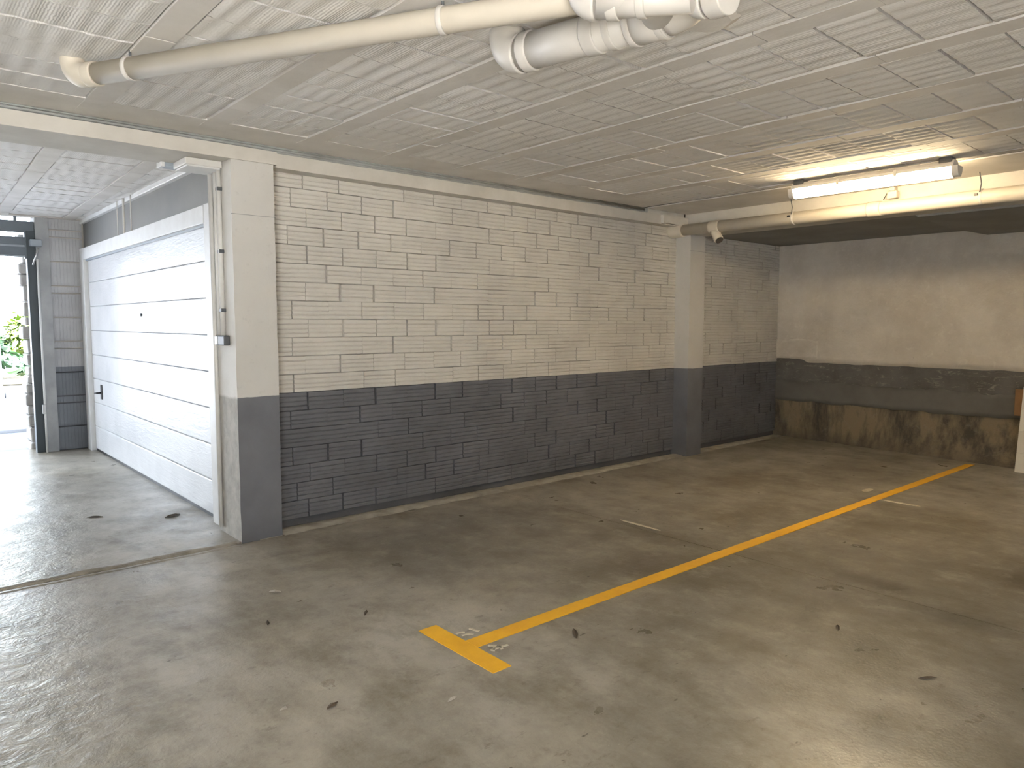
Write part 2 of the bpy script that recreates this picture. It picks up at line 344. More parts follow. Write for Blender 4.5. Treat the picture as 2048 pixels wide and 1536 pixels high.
# ---- brick wall: hollow bricks with ribbed faces, two bays
def brick_mesh(L, seed, hgt=0.1345):
    rnd = random.Random(seed); prof = [(0.03, 0.0), (0.0035, 0.0), (0.0, 0.004)]
    for g in (0.033, 0.066, 0.099):
        g += rnd.uniform(-0.003, 0.003); d = rnd.uniform(0.0045, 0.0085); k = rnd.uniform(0.006, 0.009)
        prof += [(0.0, g-k), (d, g-0.001), (0.0, g+k)]
    prof += [(0.0, hgt-0.004), (0.0035, hgt), (0.03, hgt)]
    n = len(prof); vs_ = []
    for x in (0.0, L):
        for (y, z) in prof: vs_.append((x, y, z + (rnd.uniform(-0.0015, 0.0015) if 0 < z < hgt else 0)))
    fs = [(k, (k+1) % n, n+(k+1) % n, n+k) for k in range(n)] + [tuple(range(n-1, -1, -1)), tuple(range(n, 2*n))]
    fs = [tuple(reversed(f)) for f in fs]
    return mesh('brick', vs_, fs)
PITCH_X, PITCH_Z = 0.2962, 0.1383
full = [brick_mesh(PITCH_X - g, i) for i, g in enumerate((0.0015, 0.002, 0.005, 0.008, 0.012, 0.016, 0.019, 0.003, 0.010, 0.002))]
cut = {}
def brick_wall(name, label, x0, x1, y, most=300):
    root = tag(empty(name), label, 'brick wall', 'structure')
    box('mortar_bed', (x0-0.02, y+0.026, 0.0), (x1+0.02, y+0.06, 2.70), 'mortar', root)
    rows = []; z = 1.925 - 0.069 - 13*PITCH_Z
    k = 0
    while z < 2.655:
        ph = 2.343 if (k - 13) % 2 == 0 else 2.468
        if -0.06 < z: rows.append((k, z, ph))
        z += PITCH_Z; k += 1
    todo = []
    for k, z, ph in rows:
        rj = random.Random(k*31+int(x0*10)); ph += rj.uniform(-0.02, 0.02)
        i0 = math.floor((x0-ph)/PITCH_X); i = i0
        while ph+i*PITCH_X < x1:
            a = max(x0, ph+i*PITCH_X); b = min(x1, ph+(i+1)*PITCH_X)
            if b-a > 0.035: todo.append((z, a, b))
            i += 1
    todo.sort(key=lambda q: -q[0])
    rest_v, rest_f = [], []
    for q, (z, a, b) in enumerate(todo):
        L = b-a
        if L > PITCH_X-0.01: me = random.choice(full)
        else:
            key = round(L, 2)
            if key not in cut: cut[key] = brick_mesh(max(0.03, key-0.004), int(key*1000))
            me = cut[key]
        loc = Vector((a + random.uniform(-0.001, 0.001), y + random.uniform(-0.0025, 0.0025), z+0.002+random.uniform(-0.0012, 0.0012)))
        rot = (random.uniform(-0.018, 0.018), random.uniform(-0.006, 0.006), random.uniform(-0.008, 0.008))
        if q < most:
            o = link('brick', me, 'brick', root); o.location = loc; o.rotation_euler = rot
        else:
            n0 = len(rest_v); rest_v += [v.co+loc for v in me.vertices]; rest_f += [tuple(n0+i for i in p.vertices) for p in me.polygons]
    if rest_v:
        o = link('brick_course', mesh('brick_course', rest_v, rest_f), 'brick', root); o['kind'] = 'stuff'
    return root
brick_wall('wall_side', 'long ribbed brick wall, white above dark grey, between the two pillars', 2.17, 7.07, 5.20)
brick_wall('wall_corner', 'short ribbed brick wall bay between slim pillar and back wall', 7.33, 9.42, 5.20)
box('mortar_core', (2.0, 5.255, -0.1), (9.6, 5.6, 2.9), 'deck', bpy.data.objects['wall_side'])

# ---- pillars and beams
def rough_pillar(name, lo, hi, label, side_mat=None):
    r = tag(empty(name, (lo[0], lo[1], 0)), label, 'pillar', 'structure')
    o = rough_box('shaft', (0, 0, -0.02), (hi[0]-lo[0], hi[1]-lo[1], hi[2]), 'pillar', r, 0.06, 0.003)
    if side_mat:
        o.data.materials.append(MAT[side_mat])
        for p in o.data.polygons:
            if p.normal.x < -0.7: p.material_index = 1
    return r
p1 = rough_pillar('pillar', (1.868, 5.05, 0), (2.172, 5.47, 2.66), 'broad concrete pillar at the corner beside the white garage door', 'pillar_side')
for z_ in (2.295,): box('form_seam', (1.8655, 5.0475, z_-0.002), (2.174, 5.06, z_+0.002), 'groove', p1)
p2 = rough_pillar('pillar', (7.06, 5.0, 0), (7.35, 5.25, 2.6), 'slim pillar in the brick wall near the back corner')
box('form_seam', (7.0575, 4.9975, 2.378), (7.3525, 5.01, 2.382), 'groove', p2)

bs = tag(empty('beam_side'), 'long painted beam above the brick wall and the passage', 'beam', 'structure')
rough_box('passage_beam', (-5, 5.05, 2.662), (2.20, 5.52, 2.752), 'beam', bs, 0.09, 0.004)
rough_box('wall_beam', (2.20, 5.075, 2.648), (7.07, 5.30, 2.752), 'beam', bs, 0.12, 0.003)
box('upper_course', (-5, 5.105, 2.752), (7.07, 5.5, 2.90), 'beam', bs)
tm = tag(empty('trim_1'), 'grey recessed strip between the beam and the ceiling', 'strip', 'structure')
box('strip_back', (-5, 5.066, 2.748), (6.36, 5.105, 2.795), 'groove', tm)
sweep('cable', [(x, 5.064, 2.768) for x in (-5, 0, 3, 6.3)], 0.010, 'groove', tm, 8)
sweep('cable', [(x, 5.066, 2.785) for x in (-5, 0, 3, 6.3)], 0.007, 'groove', tm, 8)

bc = tag(empty('beam_cross'), 'cross beam behind the fluorescent lamp, above the slim pillar', 'beam', 'structure')
rough_box('web', (7.06, YR, 2.56), (7.36, 5.08, 2.86), 'beam', bc, 0.15, 0.003)
# end of the side beam passing over the slim pillar
rough_box('beam_end', (6.6, 5.03, 2.655), (7.06, 5.30, 2.745), 'beam', bs, 0.1, 0.004)

# ---- ceilings
def tile_mesh(seed, w=0.511, d=0.252):
    rnd = random.Random(seed); n = 24; vs_, fs = [], []; ph = rnd.uniform(0, 6.28); amp = rnd.uniform(0.003, 0.0052); nw = rnd.choice((5, 5, 6))
    for j in range(5):
        for i in range(n+1):
            x = w*i/n; y = d*(0, 0.06, 0.5, 0.94, 1)[j]
            zz_ = amp*(0.35 if j in (0, 4) else 1)*math.cos(2*math.pi*nw*i/n + ph) + rnd.uniform(-0.0006, 0.0006)
            if i in (0, n): zz_ += 0.003
            vs_.append((x, y, zz_))
    for j in range(4):
        for i in range(n):
            a = j*(n+1)+i; fs.append((a, a+n+1, a+n+2, a+1))
    R = n+1; ntop = len(fs)
    for ring in ([i for i in range(n+1)], [4*R+i for i in range(n, -1, -1)], [j*R for j in (4, 3, 2, 1, 0)], [n+j*R for j in range(5)]):
        m_ = len(vs_); pts = [vs_[i] for i in ring]; vs_ += pts + [(pts[-1][0], pts[-1][1], 0.03), (pts[0][0], pts[0][1], 0.03)]
        fs.append(tuple(range(m_, len(vs_))))
    me = mesh('hollow_tile', vs_, fs)
    for i, p in enumerate(me.polygons): p.use_smooth = i < ntop
    return me
tiles = [tile_mesh(i, 0.514, 0.2535) for i in range(4)] + [tile_mesh(10+i, 0.513, 0.2505) for i in range(4)] + [tile_mesh(20+i, 0.511, 0.2455) for i in range(3)]
def joist_mesh(L, seed):
    bm = box_bm((0.0, 0, 0), (0.129, L-0.003, 0.05), 0.0012, 1)
    return to_me(bm, 'joist_tile')
jm = {L: joist_mesh(L, 0) for L in (0.25, 0.5, 0.78, 1.04)}
def ceiling_field(name, label, cols, y0, y1, z, near, skew=0.0, most=280, joint0=1.31):
    root = tag(empty(name), label, 'ceiling', 'structure')
    nt = 0; rv, rf = [], []
    cand = []
    for x in cols:
        k = math.floor((y0-joint0)/0.26)
        while joint0+k*0.26 < y1:
            a = joint0+k*0.26; k += 1
            if a < y0-0.01 or a+0.252 > y1+0.02: continue
            cand.append(((x+0.1-near[0])**2+(a-near[1])**2, x, a))
    cand.sort()
    for q, (_, x, a) in enumerate(cand):
        me = random.choice(tiles)
        loc = Vector((x+0.136+random.uniform(-0.002, 0.002) + skew*(a-y0), a+0.003+random.uniform(-0.0015, 0.0015), z+0.002+random.uniform(-0.002, 0.003)))
        rot = (random.uniform(-0.009, 0.009), random.uniform(-0.004, 0.004), random.uniform(-0.004, 0.004) - skew)
        if q < most:
            o = link('hollow_tile', me, 'tile', root); o.location = loc; o.rotation_euler = rot
            if abs(x+0.13-2.395) < 0.1 and abs(a-2.35) < 0.05: o.scale = (1, 0.93, 1); o.location.y += 0.018
        else:
            n0 = len(rv); rv += [v.co+loc for v in me.vertices]; rf += [tuple(n0+i for i in p.vertices) for p in me.polygons]
    if rv:
        o = link('tile_field', mesh('tile_field', rv, rf), 'tile', root); o['kind'] = 'stuff'
    for x in cols:
        y = y0
        while y < y1-0.02:
            L = random.choice((0.25, 0.5, 0.5, 0.78, 1.04, 1.04))
            if y+L > y1+0.3 or y+L > y1: L = min((l for l in jm), key=lambda l: abs(l-(y1-y)))
            if y < near[1]-4.5: L = 1.04
            o = link('joist_tile', jm[L], 'joist', root); o.location = (x+random.uniform(-0.0015, 0.0015) + skew*(y-y0), y, z-0.001+random.uniform(-0.002, 0.0015)); o.rotation_euler = (0, random.uniform(-0.01, 0.01), -skew)
            y += L
    return root
cols = [0.945+0.6565*k for k in range(-3, 8)]
ce = ceiling_field('ceiling', 'white painted ceiling of hollow tiles between narrow joists', cols, -1.55, 4.86, 2.790, (3.2, 2.6))
box('deck', (-5, YR, 2.832), (9.6, 5.2, 2.95), 'deck', ce)
rough_box('edge_band', (-5, 4.685, 2.791), (6.27, 5.10, 2.83), 'joist', ce, 0.15, 0.002)
rough_box('edge_band', (6.345, YR, 2.789), (7.07, 5.06, 2.83), 'joist', ce, 0.15, 0.003)
rough_box('edge_band', (6.19, YR, 2.789), (6.275, 4.685, 2.83), 'joist', ce, 0.2, 0.002)
rough_box('rear_soffit', (-5, YR, 2.79), (6.19, -1.57, 2.83), 'joist', ce, 0.4, 0.002)
rough_box('rear_soffit', (-5, -1.57, 2.79), (-1.02, 4.862, 2.83), 'joist', ce, 0.4, 0.002)
t2 = tag(box('trim_2', (6.265, YR, 2.800), (6.35, 5.09, 2.835), 'deck'), 'dark open joint across the ceiling before the cross beam', 'joint', 'structure')
# small tile repair under the lamp strip
pc = [0.945-0.6565*k for k in range(-1, 6)]
cp = ceiling_field('ceiling_passage', 'tiled ceiling over the passage in front of the white garage door', pc, 5.62, 10.15, 2.782, (1.2, 6.5), skew=0.03, joint0=5.63)
box('deck', (-5, 5.5, 2.83), (2.2, 10.6, 2.95), 'deck', cp)
rough_box('edge_band', (-5, 5.50, 2.781), (1.95, 5.625, 2.83), 'joist', cp, 0.2, 0.002)
rough_box('edge_band', (-5, 10.13, 2.781), (1.95, 10.3, 2.83), 'joist', cp, 0.2, 0.002)
cb = tag(empty('ceiling_back'), 'low dark slab over the parking bays by the back wall', 'ceiling', 'structure')
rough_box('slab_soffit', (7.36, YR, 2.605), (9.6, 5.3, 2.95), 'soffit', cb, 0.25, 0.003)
# dropped slab with a bevelled end at the right
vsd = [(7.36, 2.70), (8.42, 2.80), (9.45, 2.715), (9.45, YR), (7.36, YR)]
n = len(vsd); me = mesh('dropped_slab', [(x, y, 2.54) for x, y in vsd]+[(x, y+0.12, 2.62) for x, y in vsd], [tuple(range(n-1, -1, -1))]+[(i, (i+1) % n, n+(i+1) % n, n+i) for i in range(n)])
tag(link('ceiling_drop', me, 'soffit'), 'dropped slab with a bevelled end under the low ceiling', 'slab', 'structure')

# ---- back wall: plaster, old grey band, cement patch, stained footing
wb = tag(empty('wall_back'), 'damp stained back wall, pale plaster over a dark grey band', 'wall', 'structure')
def relief(name, y0, y1, z0, z1, xf, mat, cell=0.045, amp=0.006, freq=5.0, top=None, bot=None):
    ny, nz = int((y1-y0)/cell), max(2, int((z1-z0)/cell)); vs_, fs = [], []
    for k in range(nz+1):
        for j in range(ny+1):
            y = y0+(y1-y0)*j/ny; f = k/nz
            zb = z0 + (bot(y) if bot else 0); zt = z1 + (top(y) if top else 0); z = zb+(zt-zb)*f
            q = Vector((1, y, z))
            vs_.append((xf(y, z) - amp*(noise.fractal(q*freq, 1.0, 2.0, 4)), y, z))
    for k in range(nz):
        for j in range(ny):
            a = k*(ny+1)+j; fs.append((a, a+ny+1, a+ny+2, a+1))
    b = len(vs_); edge = [j for j in range(ny+1)]+[k*(ny+1)+ny for k in range(1, nz+1)]+[nz*(ny+1)+j for j in range(ny-1, -1, -1)]+[k*(ny+1) for k in range(nz-1, 0, -1)]
    for i in edge: vs_.append((vs_[i][0]+0.05, vs_[i][1], vs_[i][2]))
    for i in range(len(edge)):
        j = (i+1) % len(edge); fs.append((edge[i], edge[j], b+j, b+i))
    me = mesh(name, vs_, fs, True); return link(name, me, mat, wb)
box('core', (9.47, YR, -0.1), (9.9, 5.6, 3.0), 'deck', wb)
def jag(s, a): return lambda y: a*noise.fractal(Vector((y*4, s, 0)), 1.0, 2.0, 4)
def foot_x(y): return 9.40-0.098*max(0, 5.15-max(y, 2.0))
relief('plaster', YR, 5.24, 1.03, 2.66, lambda y, z: 9.40, 'plaster', 0.07, 0.004, 3.0, bot=lambda y: 0.012*noise.noise(Vector((y*5, 2, 0))) + (0.10*max(0, (y-4.75)/0.5)**0.5 if y > 4.75 else 0))
relief('grey_band', YR, 5.24, 0.74, 1.16, lambda y, z: 9.409, 'oldgrey', 0.04, 0.005, 6.0)
relief('cement_band', YR, 5.24, 0.50, 0.77, lambda y, z: 9.392 + (0.008 if y > 4.6 else 0), 'cement', 0.05, 0.003, 4.0, top=jag(3, 0.05), bot=jag(5, 0.02))
relief('footing', YR, 5.24, -0.03, 0.54, lambda y, z: (foot_x(y)+ (9.40-foot_x(y))*min(1, max(0, z)/0.5)**0.6) + 0.012, 'footing', 0.035, 0.016, 5.0)
# spalled patch of plaster in the corner
relief('spalled_patch', 4.62, 5.22, 1.08, 1.34, lambda y, z: 9.394, 'plaster', 0.03, 0.012, 9.0, top=jag(9, 0.05), bot=jag(12, 0.03))

# ---- room shell out of view
wr = tag(empty('wall_right'), 'plain painted wall with an added daylight opening behind the photographer', 'wall', 'structure')
box('panel', (-5.3, YR-0.3, -0.1), (-3.7, YR, 3.0), 'room', wr); box('panel', (-0.9, YR-0.3, -0.1), (9.9, YR, 3.0), 'room', wr); box('panel', (-3.7, YR-0.3, 2.45), (-0.9, YR, 3.0), 'room', wr)  # gap between panels is invented, lets sun brighten ceiling and pillar
tag(box('wall_rear', (-5.3, YR-0.3, -0.1), (-5, 5.5, 3.0), 'room'), 'plain painted wall closing the driveway beside the photographer', 'wall', 'structure')
tag(box('wall_front', (-5.3, 5.1, -0.1), (-3.1, 5.5, 3.0), 'room'), 'plain wall stub beside the wide entrance', 'wall', 'structure')
tag(box('wall_left', (-3.4, 5.5, -0.1), (-3.1, 10.6, 3.0), 'room'), 'plain painted wall closing the passage opposite the garage door', 'wall', 'structure')
tag(box('shade_block', (-5.3, YR-0.3, 2.95), (9.9, 10.62, 19.0), 'room'), 'unseen storeys over the garage, made tall to shade the road outside', 'building', 'structure')  # height invented so its shadow covers the road and shrubs

# ---- garage door with its surround
YD0, YD1 = 5.72, 9.96
wl = tag(empty('wall_lintel'), 'grey brown wall panel above the white garage door', 'wall', 'structure')
box('panel', (1.965, 5.46, 2.40), (2.2, 10.2, 2.765), 'lintel', wl)
box('cornice', (1.925, 5.5, 2.742), (2.2, 10.2, 2.80), 'frame', wl, 0.008)
box('core', (2.03, 5.3, -0.1), (2.35, 10.6, 2.95), 'deck', wl)
d1 = tag(empty('door_1', (1.95, 5.72, 0)), 'wide white panelled garage door, closed, with a small black handle', 'garage door', 'structure')
zs = [0.025, 0.306, 0.594, 0.882, 1.170, 1.458, 1.746, 2.032, 2.295]
def door_panel(z0, z1):
    L = YD1-YD0; n = 40; vs_, fs = [], []
    prof = [(0.030, 0.0), (0.010, 0.0), (0.002, 0.005), (0.0, 0.012), (0.0, 0.5*(z1-z0)), (0.0, z1-z0-0.012), (0.002, z1-z0-0.005), (0.010, z1-z0-0.0015), (0.030, z1-z0-0.0015)]
    m_ = len(prof)
    for i in range(n+1):
        y = L*i/n
        for k, (x, z) in enumerate(prof):
            dx = 0.0012*noise.noise(Vector((y*2.5, z0*7, k*0.3))) if 2 < k < 6 else 0
            vs_.append((x+dx, y, z0+z))
    for i in range(n):
        for k in range(m_-1): fs.append((i*m_+k, i*m_+k+1, (i+1)*m_+k+1, (i+1)*m_+k))
    fs += [tuple(range(m_-1, -1, -1)), tuple(n*m_+k for k in range(m_))]
    me = mesh('panel', vs_, fs)
    return link('panel', me, 'door', d1)
for i in range(8): door_panel(zs[i], zs[i+1])
box('bottom_seal', (1.955, YD0, 0.0), (1.98, YD1, 0.028), 'black', d1)
box('frame_post', (1.905, 5.475, 0.0), (1.975, YD0+0.012, 2.44), 'frame', d1, 0.004)
box('frame_post', (1.90, YD1-0.01, 0.0), (1.975, 10.16, 2.44), 'frame', d1, 0.004)
box('frame_head', (1.90, YD0, 2.30), (1.975, YD1, 2.435), 'frame', d1, 0.004)
box('head_stop', (1.925, YD0, 2.283), (1.96, YD1, 2.303), 'slate_light', d1)
hd = box('handle', (1.938, 9.49, 0.66), (1.951, 9.55, 0.83), 'black', d1, 0.004)
sweep('grip', [(1.94, 9.52, 0.735), (1.90, 9.52, 0.735), (1.895, 9.535, 0.735), (1.895, 9.62, 0.725)], 0.011, 'black', hd, 10)
collar('lock_ring', (1.945, 7.712, 1.627), (1, 0, 0), 0.014, 0.014, d1, 'dark_metal')
# three thin cables on the panel above
for y_, r_, lb in ((8.32, 0.005, 'thin white cable on the panel above the garage door, farthest of three'), (8.07, 0.011, 'thickest white cable on the panel above the garage door, middle of three'), (7.80, 0.006, 'thin white cable on the panel above the garage door, nearest of three')):
    tag(sweep('cable', [(1.915, y_, 2.425), (1.915, y_, 2.6), (1.915, y_, 2.783)], r_, 'conduit', None, 8), lb, 'cable', group='cables above the garage door')

# ---- far end of the passage
fw_ = tag(empty('wall_far', (1.60, 10.2, 0)), 'narrow brick pier at the end of the passage with dark grey foot', 'wall', 'structure')
box('mortar_bed', (1.60, 10.225, 0), (2.06, 10.5, 2.79), 'mortar', fw_)
def upright_brick(w, hgt, seed):
    rnd = random.Random(seed); pr = [(0.0, 0.03), (0.0, 0.004)]; g = 0.03
    while g < w-0.02:
        pr += [(g-0.006, 0.0), (g, rnd.uniform(0.0015, 0.003)), (g+0.006, 0.0)]; g += 0.036
    pr += [(w, 0.004), (w, 0.03)]; n_ = len(pr)
    vs_ = [(x, y, z) for z in (0, hgt) for x, y in pr]
    return mesh('brick', vs_, [(k, (k+1) % n_, n_+(k+1) % n_, n_+k) for k in range(n_)]+[tuple(range(n_-1, -1, -1)), tuple(range(n_, 2*n_))])
ub = upright_brick(0.345, 0.272, 1); ub2 = upright_brick(0.345, 0.07, 2)
z = 0.012; k = 0
while z < 2.68:
    hgt = 0.07 if k % 3 == 2 else 0.272
    o = link('brick', ub2 if k % 3 == 2 else ub, 'far_brick', fw_); o.location = (0.002, random.uniform(-0.003, 0.003), z); z += hgt+0.016; k += 1
pp = tag(rough_box('pillar_entrance', (1.462, 10.17, -0.02), (1.60, 10.5, 2.80), 'post', None, 0.1, 0.003), 'concrete post at the mouth of the passage', 'post', 'structure')
d2 = tag(empty('door_2', (1.4, 10.25, 0)), 'dark grey slatted roller door raised at the entrance, with its side rail', 'roller door', 'structure')
box('side_rail', (1.375, 10.20, 0.0), (1.462, 10.32, 2.62), 'dark_metal', d2, 0.003)
sweep('cable', [(1.470, 10.155, z_) for z_ in (0.0, 0.8, 1.6, 2.30)], 0.012, 'frame', d2, 8)
box('latch', (1.440, 10.13, 0.47), (1.475, 10.17, 0.58), 'steel', d2, 0.004)
for z0, z1, m_ in ((2.60, 2.73, 'slate'), (2.455, 2.545, 'slate'), (2.432, 2.455, 'slate_light'), (2.335, 2.432, 'slate'), (2.318, 2.335, 'slate_light')):
    box('slat', (-2.9, 10.22, z0), (1.46, 10.27, z1), m_, d2, 0.003)
box('slat_end', (1.36, 10.21, 2.30), (1.462, 10.30, 2.62), 'slate', d2)
for x_ in (1.28, 0.2, -1.0): box('spacer', (x_-0.015, 10.225, 2.70), (x_+0.015, 10.265, 2.83), 'slate', d2)
br = box('bracket', (1.40, 10.10, 2.44), (1.52, 10.22, 2.52), 'slate_light', d2, 0.01)
sweep('arm', [(1.475, 10.10, 2.42), (1.455, 10.09, 2.35), (1.415, 10.09, 2.22)], 0.010, 'steel', br, 8)
cpy = tag(box('canopy', (-2.9, 10.7, 2.40), (1.42, 11.3, 2.47), 'kerb'), 'pale canopy slab above the entrance outside', 'canopy', 'structure')
# stone quoins outside the entrance
sw = tag(empty('wall_stone', (1.38, 10.55, 0)), 'rough stone wall end just outside the entrance', 'wall', 'structure')
z = -0.03
while z < 2.5:
    hgt = random.uniform(0.10, 0.2); w = random.uniform(0.02, 0.07)
    bm = box_bm((0, 0, 0), (0.4+w, 0.35, hgt-0.012), 0.02, 2)
    for v in bm.verts: v.co += noise.noise_vector(v.co*7+Vector((0, 0, z*9)))*0.012
    o = link('stone', to_me(bm, 'stone'), 'stone', sw); o.location = (0.02-w, 0, z); z += hgt
box('core', (1.5, 10.6, 0), (2.6, 10.95, 2.6), 'deck', sw)

# ---- outside
tag(rough_box('road', (-45, 10.5, -0.25), (45, 70, -0.04), 'road', None, 2.5, 0.01), 'bluish road surface outside the entrance', 'road', 'structure')
rl = tag(empty('ground_side'), 'pale paved yard around the building', 'ground', 'structure'); box('paving', (-45, -40, -0.25), (-5.3, 10.5, -0.05), 'kerb', rl); rl2 = tag(box('ground_yard', (-5.3, -40, -0.25), (30, YR-0.28, -0.05), 'kerb'), 'paved yard beside the building', 'ground', 'structure')
def kerb(name, y, w, hgt, x0, x1, label, curve=0.0):
    r = tag(empty(name, (x0, y, -0.05)), label, 'kerb', 'structure'); x = x0; k = 0
    while x < x1:
        o = box('kerb_stone', (x, y+curve*(x-x0)**2, -0.08), (x+0.98, y+w+curve*(x-x0)**2, hgt), 'kerb', r, 0.015); x += 1.0
    return r
kerb('kerb', 12.45, 0.16, 0.015, -6, 8, 'low pale kerb crossing the road close to the entrance', 0.004)
kerb('kerb', 18.6, 1.6, 0.10, -8, 12, 'broad pale kerb in front of the shrubs')
tag(rough_box('planting_bed', (-20, 20.4, -0.2), (20, 26, 0.12), 'soil', None, 1.0, 0.05), 'bare soil bed under the shrubs outside', 'soil bed', 'structure')
def leaf_mesh(name, c, rad, nl, size, seed):
    rnd = random.Random(seed); vs_, fs = [], []
    for _ in range(nl):
        d = Vector((rnd.gauss(0, 1), rnd.gauss(0, 1), rnd.gauss(0, 1))).normalized(); rr = rnd.uniform(0.55, 1.0)
        p = Vector((d.x*rad[0]*rr, d.y*rad[1]*rr, d.z*rad[2]*rr)); s = size*rnd.uniform(0.7, 1.3)
        u = Vector((rnd.gauss(0, 1), rnd.gauss(0, 1), rnd.gauss(0, 0.6))).normalized(); w_ = u.cross(d+Vector((0.1, 0.2, 0.3))).normalized(); nn = u.cross(w_)
        b = len(vs_)
        for a, e, g in ((0, 0, 0), (0.35, 0.24, 0.06), (0.75, 0.18, 0.05), (1, 0, -0.05), (0.75, -0.18, 0.05), (0.35, -0.24, 0.06)):
            vs_.append(p + u*a*s + w_*e*s + nn*g*s)
        fs += [(b, b+1, b+2, b+3), (b, b+3, b+4, b+5)]
    return mesh(name, vs_, fs)
def shrub(x, y, hgt, rad, mat, label, seed, nl=420):
    r = tag(empty('shrub', (x, y, 0.1)), label, 'shrub', group='shrubs outside the entrance')
    o = link('foliage', leaf_mesh('foliage', None, (rad, rad, hgt*0.42), nl, 0.26, seed), mat, r); o.location = (0, 0, hgt*0.56)
    for k in range(3):
        a = k*2.1; sweep('stem', [(x, y, 0.08), (x+0.1*math.cos(a), y+0.1*math.sin(a), 0.1+hgt*0.3), (x+0.35*rad*math.cos(a), y+0.35*rad*math.sin(a), 0.1+hgt*0.6)], [0.035, 0.028, 0.015], 'bark', r, 8)
    return r
shrub(1.95, 22.6, 1.35, 0.65, 'leaf_dark', 'dark green shrub outside, beside the pale rounded container', 1)
shrub(3.15, 24.0, 1.85, 0.6, 'leaf_lime', 'lime green shrub outside, tallest seen through the entrance', 2)
shrub(2.95, 21.6, 0.75, 0.42, 'leaf_dark', 'low dark green shrub in front of the lime green one', 3, 260)
hs = tag(empty('stone_hut', (3.3, 31, 0)), 'small pale stone ruin with a broken top outside beyond the shrubs', 'ruin')
rough_box('wall', (-0.55, 0, 0.0), (0.25, 0.8, 1.75), 'stone', hs, 0.12, 0.06)
rough_box('wall', (0.28, 0, 0.0), (0.75, 0.8, 1.55), 'stone', hs, 0.12, 0.06)
rough_box('lintel_stone', (-0.45, -0.05, 1.76), (0.7, 0.8, 1.90), 'stone', hs, 0.12, 0.03)
ct = tag(empty('container', (1.75, 19.2, 0.1)), 'pale green rounded container at the roadside outside', 'container')
vs2 = []; prof = [(-0.75, 0.95), (0.20, 0.95), (0.22, 0.5), (0.17, 0.25), (0.05, 0.08), (-0.15, 0.0), (-0.75, 0.0)]
npf = len(prof); me = mesh('shell', [(x, y, z) for y in (0, 0.8) for x, z in prof], [tuple(range(npf)), tuple(range(2*npf-1, npf-1, -1))]+[(k, npf+k, npf+(k+1) % npf, (k+1) % npf) for k in range(npf)])
link('shell', me, 'pale_green', ct)
sweep('rail', [(1.99, 19.15, 0.1), (1.99, 19.15, 1.05)], 0.02, 'steel', ct, 8)

# ================================================================== THINGS
# ---- fluorescent lamps
def lamp(x, y0, y1, label, tube='lit'):
    r = tag(empty('fluorescent_lamp', (x, (y0+y1)/2, 2.79)), label, 'lamp')
    L = y1-y0
    def prism(name, prof, a, b, mat, smooth=False):
        n_ = len(prof); vs_ = [(px, yy, pz) for yy in (a, b) for px, pz in prof]
        fs = [(k, (k+1) % n_, n_+(k+1) % n_, n_+k) for k in range(n_)]+[tuple(range(n_-1, -1, -1)), tuple(range(n_, 2*n_))]
        me = mesh(name, vs_, fs)
        bm = bmesh.new(); bm.from_mesh(me); bmesh.ops.recalc_face_normals(bm, faces=bm.faces); bm.to_mesh(me); bm.free()
        if smooth:
            for p in me.polygons: p.use_smooth = len(p.vertices) == 4
        return link(name, me, mat, r)
    prism('housing', [(-0.055, -0.075), (-0.055, -0.055), (-0.03, -0.025), (0.03, -0.025), (0.055, -0.055), (0.055, -0.075)], -L/2+0.03, L/2-0.03, 'pvc_grey')
    half = [(0.052*math.cos(a), -0.075-0.078*math.sin(a)) for a in [math.pi*i/12 for i in range(13)]]
    prism('diffuser', half, -L/2+0.045, L/2-0.045, tube, True)
    for s in (-1, 1):
        a, b = sorted((s*(L/2-0.045), s*L/2))
        big = [(px*1.06, -0.072+(pz+0.075)*1.04) for px, pz in half]
        prism('end_cap', big, a, b, 'board')
        box('foot', (x-0.045, (y0+y1)/2+s*(L/2-0.09)-0.045, 2.735), (x+0.045, (y0+y1)/2+s*(L/2-0.09)+0.045, 2.79), 'darkgrey', r, 0.006)
        box('clip', (x-0.062, (y0+y1)/2+s*L*0.17-0.012, 2.70), (x-0.054, (y0+y1)/2+s*L*0.17+0.012, 2.745), 'steel', r)
    return r
lamp(6.12, 1.97, 3.30, 'lit fluorescent lamp hanging under the ceiling before the cross beam')
# junction box and its lead on the cross beam
jb = tag(empty('junction_box', (7.03, 2.80, 2.70)), 'small cream junction box on the cross beam below the lamp', 'junction box')
box('body', (6.995, 2.755, 2.682), (7.06, 2.845, 2.752), 'pvc', jb, 0.012)
box('lid', (6.988, 2.775, 2.75), (7.06, 2.825, 2.782), 'pvc', jb, 0.006)
sweep('lead', [(7.02, 2.846, 2.74), (7.015, 2.868, 2.70), (7.035, 2.885, 2.685)], 0.004, 'darkgrey', jb, 6)

# ---- drain pipe along the cross beam
dp = tag(empty('drain_pipe', (6.965, 5.2, 2.6)), 'long cream drain pipe running along the cross beam to the brick wall', 'pipe')
sweep('tube', [(6.965, 5.22, 2.605), (6.965, 3.0, 2.598), (6.965, YR, 2.59)], 0.062, 'pvc', dp, 24)
collar('socket', (6.965, 5.13, 2.605), (0, 1, 0), 0.078, 0.20, dp, 'pvc')
collar('socket', (6.965, 2.93, 2.598), (0, 1, 0), 0.068, 0.12, dp, 'pvc')
collar('socket', (6.965, 4.62, 2.602), (0, 1, 0), 0.069, 0.13, dp, 'pvc')
st = sweep('branch', [(6.965, 4.64, 2.58), (6.955, 4.60, 2.52), (6.94, 4.55, 2.455)], 0.05, 'pvc', dp, 18)
sweep('mouth', [(6.9385, 4.546, 2.450), (6.9375, 4.543, 2.4465)], 0.043, 'pvc_dark', st, 18)  # dark disc on the capped end paints the shaded hollow
